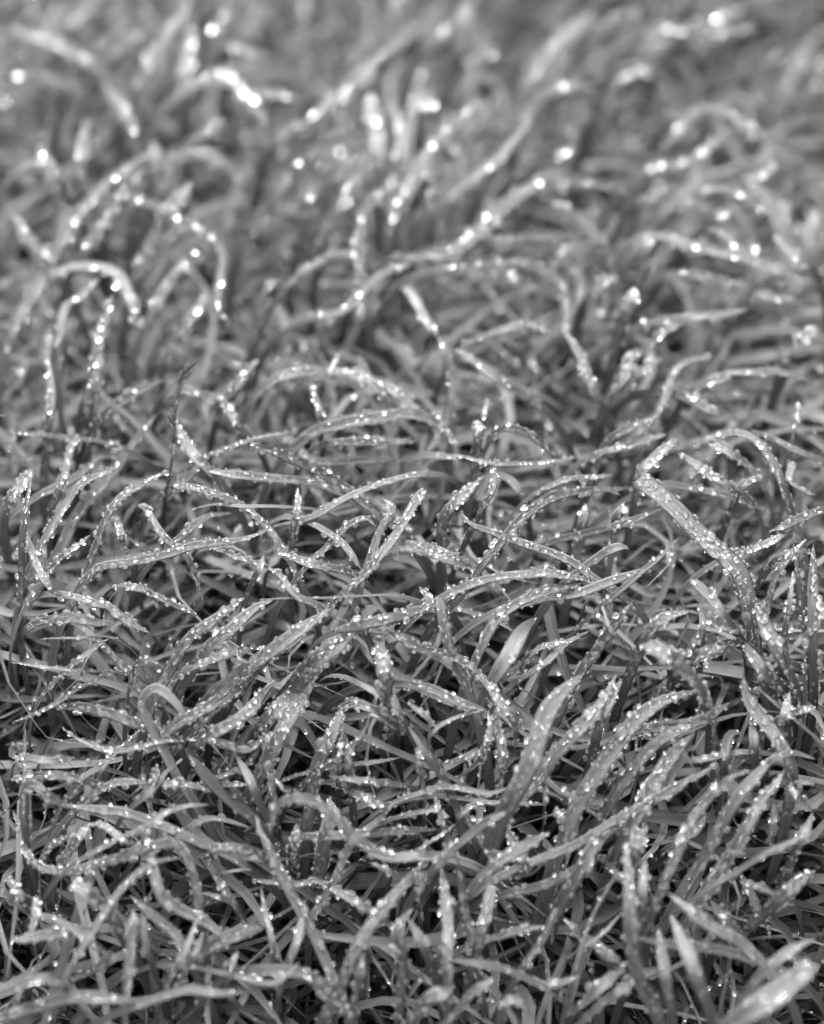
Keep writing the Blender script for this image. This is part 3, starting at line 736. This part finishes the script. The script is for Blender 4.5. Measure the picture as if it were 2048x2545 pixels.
NBIG = [0]
def add_drop(b, C, T, N, B, r, el=1.0, fine=False):
    B = np.cross(N, T)
    M = Matrix(((T[0]*r*el, B[0]*r, N[0]*r, C[0]-b.base[0]),
                (T[1]*r*el, B[1]*r, N[1]*r, C[1]-b.base[1]),
                (T[2]*r*el, B[2]*r, N[2]*r, C[2]-b.base[2]), (0, 0, 0, 1)))
    o = bpy.data.objects.new('dew_drop', ME_DROP3 if fine else ME_DROP2); COL.objects.link(o)
    o.parent = b.ob
    # shear-free: columns are orthogonal
    loc, rot, sca = M.decompose()
    o.location, o.rotation_mode, o.rotation_quaternion, o.scale = loc, 'QUATERNION', rot, sca
    NBIG[0] += 1

PXF = UN*FOCUS                       # metres per photo pixel at the focus
def dew_blade(b, idx):
    r = random.Random(idx*13+5)
    taken = []                       # (arc, u*hw, radius)
    px, py, dep = project(b.P)
    def free(a, lat, rad):
        for (a2, l2, r2) in taken:
            if (a-a2)**2+(lat-l2)**2 < ((rad+r2)*.92)**2: return False
        return True
    for (x, y, rr) in b.big:
        j = np.argmin((px[b.nr:]-x)**2 + (py[b.nr:]-y)**2) + b.nr
        j = min(j, b.n-2)
        # lateral place
        P, T, N, B, hw = b.P[j], b.T[j], b.N[j], b.B[j], b.hw[j]
        bx, by, _ = project((P+B*hw)[None]); cx, cy = px[j], py[j]
        e = np.array([bx[0]-cx, by[0]-cy]); ll = max((e@e), 1e-6)
        u = float(np.clip(((x-cx)*e[0]+(y-cy)*e[1])/ll, -.5, .5))
        C, T, N, B, hw = at_blade(b, j, u)
        rad = rr*UN*dep[j]*.88
        if dep[j] < FOCUS*1.12: rad = rr*UN*dep[j]
        add_drop(b, C, T, N, B, rad, r.uniform(1, 1.3), True)
        taken.append((b.arc[j], u*hw, rad))
    if b.d == 0: nd = 3
    s0 = max(b.nr-2, 0)
    length = (b.arc[-1]-b.arc[s0])/PXF      # photo px
    area = length*b.w
    dens = [0.001, .0036, .009, .0145][b.d]
    far = dep[b.nr:].mean() > FOCUS*1.15
    nd = int(min(300, area*dens + length*[.006, .028, .07, .115][b.d]))
    near = dep[b.nr:].mean() < FOCUS*.9
    if near: nd = int(nd*.4)
    small = []; fl = []
    parts = 0
    for k in range(nd):
        s = r.uniform(s0, b.n-1.3)
        edge = (not near) and r.random() < .28
        u = r.choice((-1, 1))*r.uniform(.9, 1.02) if edge else r.uniform(-.85, .85)
        C, T, N, B, hw = at_blade(b, s, u)
        rp = min(14, r.lognormvariate(math.log(4.4), .58))       # photo px radius
        if far: rp *= 1.5
        if edge: rp *= .85
        rad = rp*PXF
        rad = min(rad, max(hw*.8, .00022))
        a = np.interp(s, np.arange(b.n), b.arc)
        if not free(a, u*hw, rad): continue
        taken.append((a, u*hw, rad))
        if edge:
            N2 = norm(N*.7+B*np.sign(u)*.7); B2 = np.cross(N2, T); N, B = N2, B2
        el = r.uniform(1, 1.35)
        if rad >= 5.6*PXF and parts < 18:
            add_drop(b, C, T, N, B, rad, el); parts += 1
        else: small.append((C-b.base, T, B, N, rad, el)); fl.append(not edge)
    if small:
        C, T, B, N, R, E = [np.array(q) for q in zip(*small)]
        flat = np.array(fl)
        V, F = batch_drops(C[flat], T[flat], B[flat], N[flat], R[flat], E[flat], DTF)
        V2, F2 = batch_drops(C[~flat], T[~flat], B[~flat], N[~flat], R[~flat], E[~flat], DT1)
        F = np.vstack([F, F2+len(V)]); V = np.vstack([V, V2])
        o = link('fine_dew', mesh_from('fine_dew', V, F, M_FINE), b.ob); o['kind'] = 'stuff'

for i, b in enumerate(BL): build_blade(b, i)
for i, b in enumerate(BL): dew_blade(b, i)

# labels
LM = [(b.pts.mean(0), b.land, b) for b in BL if b.land]
def auto_label(b):
    p = b.pts; ch = np.linalg.norm(p[-1]-p[0]); ln = np.linalg.norm(np.diff(p, axis=0), axis=1).sum()
    ratio = ch/ln
    shape = 'straight' if ratio > .985 else 'gently bent' if ratio > .94 else 'arched' if ratio > .7 else 'curled'
    wd = 'thin' if b.w < 15 else 'narrow' if b.w < 23 else 'broad' if b.w > 34 else ''
    dew = ['almost bare', 'sparsely dewed', 'beaded', 'dew-crusted'][b.d]
    if len(b.big) >= 3: dew = 'with several large drops'
    elif len(b.big) >= 1: dew = 'with large drop'
    size = 'short' if ln < 130 else 'long' if ln > 420 else ''
    tn = 'dark' if (b.t is not None and b.t <= .36) else 'pale' if (b.t is not None and b.t >= .6) else ''
    c = p.mean(0)
    q = sorted(LM, key=lambda z: ((z[0]-c)**2).sum())
    adj = f'{size} {tn} {wd} {shape}'
    if dew.startswith('with'): tx = f'{adj} blade {dew} near the {q[0][1]}'
    else: tx = f'{adj} {dew} blade near the {q[0][1]}'
    b.second = q[1][1]
    if len(tx.split()) > 16: tx = f'{wd} {shape} blade {dew} near the {q[0][1]}'
    if len(tx.split()) > 16: tx = f'{shape} blade {dew} near the {q[0][1]}'
    return ' '.join(tx.split())
for b in BL:
    b.ob['category'] = 'grass blade'
    b.ob['label'] = b.label or auto_label(b)
    b.ob['group'] = 'dew covered grass blades'
def dup_sets():
    seen = {}
    for b in BL: seen.setdefault(b.ob['label'], []).append(b)
    return [v for v in seen.values() if len(v) > 1]
for v in dup_sets():
    for b in v:
        t2 = b.ob['label'] + ', towards the ' + b.second
        if len({z.second for z in v}) > 1 and len(t2.split()) <= 16: b.ob['label'] = t2
for v in dup_sets():
    for b in v: b.ob['group'] = 'look-alikes: ' + b.ob['label']

# the dark seed head: a stem with spikelets
def spikelet_mesh():
    V, F = drop_template(2, -1, 1, 0)
    V = V.copy(); z = V[:, 2]
    V[:, :2] *= (.34*np.sqrt(np.clip(1-(z*.98)**2, 0, 1))/np.maximum(np.linalg.norm(V[:, :2], axis=1), 1e-6))[:, None]
    V[:, 2] = z*1.3+1.2
    return mesh_from('spikelet', V*.0022, F, M_DARK, np.zeros((len(V), 2)), np.full(len(V), .4))
for b in BL:
    if getattr(b, 's', 0):
        b.ob.name = 'seed_head'; b.ob.data.name = 'seed_head'
        b.ob.data.materials.clear(); b.ob.data.materials.append(M_DARK)
        b.ob['category'] = 'seed head'; b.ob['group'] = 'seed heads'
        sm = spikelet_mesh(); rr = random.Random(4)
        for k in range(16):
            i = int(b.nr + (b.n-b.nr-1)*(.34+.66*k/15))
            side = rr.choice((-1, 1))
            d = Vector(norm(b.T[i]*1.0 + b.B[i]*side*rr.uniform(.2, .6) + b.N[i]*rr.uniform(-.2, .4)))
            o = link('spikelet', sm, b.ob, Vector(b.P[i]-b.base))
            o.rotation_mode = 'QUATERNION'; o.rotation_quaternion = d.to_track_quat('Z', 'Y')
            f = rr.uniform(.5, .9); o.scale = (f, f, f)

# ------------------------------------------------------------------ the tangle between and behind them
RW, RH = 512, 637
zbuf = np.full((RH, RW), 9.0)
for b in BL:
    for i in range(b.nr, b.n-1):
        for f in (0, .25, .5, .75):
            P = b.P[i]*(1-f)+b.P[i+1]*f; hw = b.hw[i]
            x, y, d = project(np.stack([P-b.B[i]*hw, P, P+b.B[i]*hw]))
            x0, x1 = int(max(0, min(x)/4)), int(min(RW-1, max(x)/4)); y0, y1 = int(max(0, min(y)/4)), int(min(RH-1, max(y)/4))
            rp = max(1, int(hw/UN/d[1]/4*.8)); cx, cy = int(x[1]/4), int(y[1]/4)
            ya, yb, xa, xb = max(0, cy-rp), min(RH, cy+rp+1), max(0, cx-rp), min(RW, cx+rp+1)
            if ya < yb and xa < xb: zbuf[ya:yb, xa:xb] = np.minimum(zbuf[ya:yb, xa:xb], d[1])

HOLLOWS = [(1010, 1390, 110, 60), (1000, 1130, 60, 50), (560, 1400, 120, 45), (400, 1290, 130, 60), (1330, 720, 150, 60), (1080, 1000, 50, 40),
           (1640, 2080, 90, 110), (1560, 1960, 70, 60), (760, 1030, 90, 45), (700, 1830, 70, 40), (1180, 1870, 60, 50), (1700, 1640, 90, 60),
           (160, 400, 60, 60), (400, 190, 60, 80), (860, 200, 80, 60), (510, 640, 60, 40), (230, 690, 70, 60), (620, 560, 70, 50), (1420, 330, 90, 60),
           (1560, 210, 110, 60), (1900, 260, 60, 40), (1150, 690, 70, 60), (1760, 830, 70, 40), (800, 770, 60, 40), (120, 620, 50, 60), (620, 1560, 60, 40),
           (1330, 2180, 60, 60), (260, 2270, 60, 50), (860, 2120, 60, 50), (1900, 2130, 60, 60), (300, 1930, 60, 30), (1250, 1560, 70, 30), (1060, 250, 70, 50)]
def filler(n, M, zone, hmin, hmax, wmin, wmax, tone0, tone1, seed):
    g = np.random.default_rng(seed)
    x0, x1, y0, y1 = zone
    ry = g.uniform(y0, y1, n); half = x1*(.14+.17*np.clip(ry, 0, 3)); rx = g.uniform(-1, 1, n)*half
    far = np.clip((ry-.40)/.3, 0, 1)
    main = np.where(rx > .03, 50-45*far, 55-5*far)
    mix = g.random(n) < (.45+.4*far)
    phi0 = np.radians(np.where(mix, g.normal(main, 34-12*far), g.uniform(-180, 180, n)))
    phi0 += np.radians(55*np.sin(rx*33+2*np.sin(ry*21))*np.cos(ry*27+1)*(1-.6*far))
    curl = np.radians(g.normal(0, 105-70*far, n))
    th0 = np.radians(g.uniform(8, 62, n)); th1 = np.radians(g.uniform(70, 135, n))
    th0 = th0*(1-.55*far); th1 = th1 - np.radians(22)*far
    t = np.linspace(0, 1, M)[None]
    th = th0[:, None] + (th1-th0)[:, None]*t**1.15
    phi = phi0[:, None] + curl[:, None]*t**1.5 + .42*np.sin(t*6+g.uniform(0, 6, (n, 1)))
    T = np.stack([np.sin(th)*np.cos(phi), np.sin(th)*np.sin(phi), np.cos(th)], -1)
    C = np.concatenate([np.zeros((n, 1, 3)), np.cumsum((T[:, 1:]+T[:, :-1])/2, 1)/(M-1)], 1)
    hm = C[:, :, 2].max(1)
    tx, ty, _ = project(np.stack([rx, ry, zc_world(ry)*.8], -1))
    hol = np.zeros(n)
    for (hx, hy, ha, hb) in HOLLOWS: hol = np.maximum(hol, np.exp(-(((tx-hx)/ha)**2+((ty-hy)/hb)**2)))
    lump = .5+.5*np.sin(rx*47+1.3*np.sin(ry*31))*np.sin(ry*39+1.7*np.cos(rx*29)+1)
    zg = zg_world(ry)
    target = g.uniform(hmin, hmax, n)*(zc_world(ry)-zg)*(1-.85*hol)*(.55+.45*lump)*(1-.2*far)
    L = np.minimum(target/np.maximum(hm, .05), g.uniform(.11, .21, n))
    P = C*L[:, None, None] + np.stack([rx, ry, zg-.004], -1)[:, None, :]
    P[:, :, 2] = np.where(t < .03, P[:, :, 2], np.maximum(P[:, :, 2], zg_world(P[:, :, 1]) + .001 + g.uniform(0, .006, (n, 1))))
    # clear what the picked-out blades need
    fs = np.linspace(0, 1, 6)[:-1]
    PF = (P[:, :-1, None, :]*(1-fs)[None, None, :, None] + P[:, 1:, None, :]*fs[None, None, :, None]).reshape(n, -1, 3)
    m_ = PF.shape[1]
    x, y, d = project(PF.reshape(-1, 3)); x = x.reshape(n, m_); y = y.reshape(n, m_); d = d.reshape(n, m_)
    xi = np.clip((x/4), 0, RW-1).astype(int); yi = np.clip((y/4), 0, RH-1).astype(int)
    ins = (x > 0) & (x < PW) & (y > 0) & (y < PH)
    zb = zbuf[yi, xi]; blk = (ins & (zb < 8) & (d < zb-.003)).sum(1)
    keep = (blk <= g.choice([0, 0, 1, 3, 6], n)) & (d.min(1) > .2)
    over = (P[:, :, 2] > zc_world(P[:, :, 1])+.004).any(1)
    keep &= ~over
    keep &= g.random(n) > hol*.85
    idx = np.nonzero(keep)[0]
    far = far[idx]
    P, T, th, phi, L = P[idx], T[idx], th[idx], phi[idx], L[idx]
    n = len(idx)
    T = norm(np.gradient(P, axis=1))
    N0 = np.stack([-np.cos(th)*np.cos(phi), -np.cos(th)*np.sin(phi), np.sin(th)], -1)
    N = norm(N0-(N0*T).sum(-1, keepdims=True)*T); B = np.cross(T, N)
    rho = (g.normal(0, .45, (n, 1)) + g.normal(0, .7, (n, 1))*t)[..., None]
    N, B = N*np.cos(rho)+B*np.sin(rho), B*np.cos(rho)-N*np.sin(rho)
    wd = (g.uniform(wmin, wmax, n)*(1+.45*far))[:, None]*.5*np.minimum(1, ((1-t)/.5)**.65+.04)*(.7+.3*np.minimum(1, t/.25))
    us = np.array([-1, 0, 1.]); hg = np.array([.15, -.2, .15])*g.uniform(.3, 1.6, (n, 1))
    V = P[:, :, None, :] + B[:, :, None, :]*(us*wd[..., None])[..., None] + N[:, :, None, :]*(hg[:, None, :]*wd[..., None])[..., None]
    base = (np.arange(n)*M*3)[:, None, None]; i = (np.arange(M-1)*3)[None, :, None]; j = np.arange(2)[None, None]
    a = base+i+j
    F = np.stack([a, a+1, a+4, a+3], -1).reshape(-1, 4)
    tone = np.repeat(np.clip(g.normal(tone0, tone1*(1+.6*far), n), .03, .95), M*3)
    uvv = np.broadcast_to((t*L[:, None]*100)[..., None], (n, M, 3)); uvu = np.broadcast_to((us*.5+.5), (n, M, 3))
    off = g.uniform(0, 50, (n, 1, 1))
    uv = np.stack([uvu+off, uvv+off*1.7], -1).reshape(-1, 2)
    return V.reshape(-1, 3), F, uv, tone, (P, T, N, B, wd)

parts = []; frames = []
for args in ((9500, 13, (0, 1.0, .10, .86), .22, .92, .0028, .0050, .40, .16, 101),
             (8500, 13, (0, 1.0, .10, .86), .42, .98, .0016, .0032, .52, .15, 104),
             (10000, 8, (0, 1.0, .10, .82), .08, .45, .0016, .0036, .10, .08, 102),  # low layer: tone set dark, painting in the shade of the gaps
             (2500, 9, (0, 1.4, .84, 1.7), .4, 1.0, .003, .006, .5, .12, 103)):
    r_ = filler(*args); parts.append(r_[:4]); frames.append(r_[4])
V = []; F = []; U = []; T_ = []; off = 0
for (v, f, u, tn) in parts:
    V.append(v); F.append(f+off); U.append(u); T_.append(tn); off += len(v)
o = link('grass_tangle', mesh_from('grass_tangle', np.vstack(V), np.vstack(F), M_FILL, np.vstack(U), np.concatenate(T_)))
o['kind'] = 'stuff'; o['label'] = 'dense tangle of wet grass under and behind the picked-out blades'; o['category'] = 'grass'
# dew on the tangle
g = np.random.default_rng(55)
cs = []
for q, (P, T, N, B, wd) in enumerate(frames[:3]):
    n, M = P.shape[:2]
    cnt = [85000, 85000, 3000][q]
    a = g.integers(0, n, cnt); s = g.uniform(1.5, M-1.6, cnt); i = s.astype(int); f = (s-i)[:, None]
    p = P[a, i]*(1-f)+P[a, i+1]*f
    hi = p[:, 2] > zc_world(p[:, 1])-.056
    u = np.where(g.random(cnt) < .4, g.choice([-1, 1], cnt), g.uniform(-.8, .8, cnt))
    w_ = wd[a, i]
    c = p + B[a, i]*(u*w_)[:, None]
    rad = np.minimum(10, g.lognormal(math.log(3.3), .55, cnt))*PXF
    rad *= np.where(p[:, 1] > .45, 1.6, 1)
    rad = np.minimum(rad, np.maximum(w_*.9, .0002))
    nn = N[a, i]*np.where(N[a, i][:, 2:3] < 0, -1, 1)
    x, y, d = project(p)
    vis = (x > -120) & (x < PW+120) & (y > -150) & (y < PH+100)
    k = hi & vis & ((y > 950) | (g.random(cnt) < .6))
    cs.append((c[k], T[a, i][k], B[a, i][k], nn[k], rad[k], g.uniform(1, 1.3, k.sum())))
C, T, B, N, R, E = [np.concatenate(z) for z in zip(*cs)]
V, F = batch_drops(C, T, B, N, R, E, DT1)
o = link('tangle_dew', mesh_from('tangle_dew', V, F, M_FINE)); o['kind'] = 'stuff'
o['label'] = 'fine dew beads sprinkled over the grass tangle'; o['category'] = 'dew'
print('TRIS', sum(len(o.data.polygons)*(2 if o.name.startswith('grass') else 1) for o in bpy.data.objects if o.type == 'MESH'))
print('BLADES', len(BL), 'DROPS', NBIG[0], 'TANGLE_DEW', len(R))
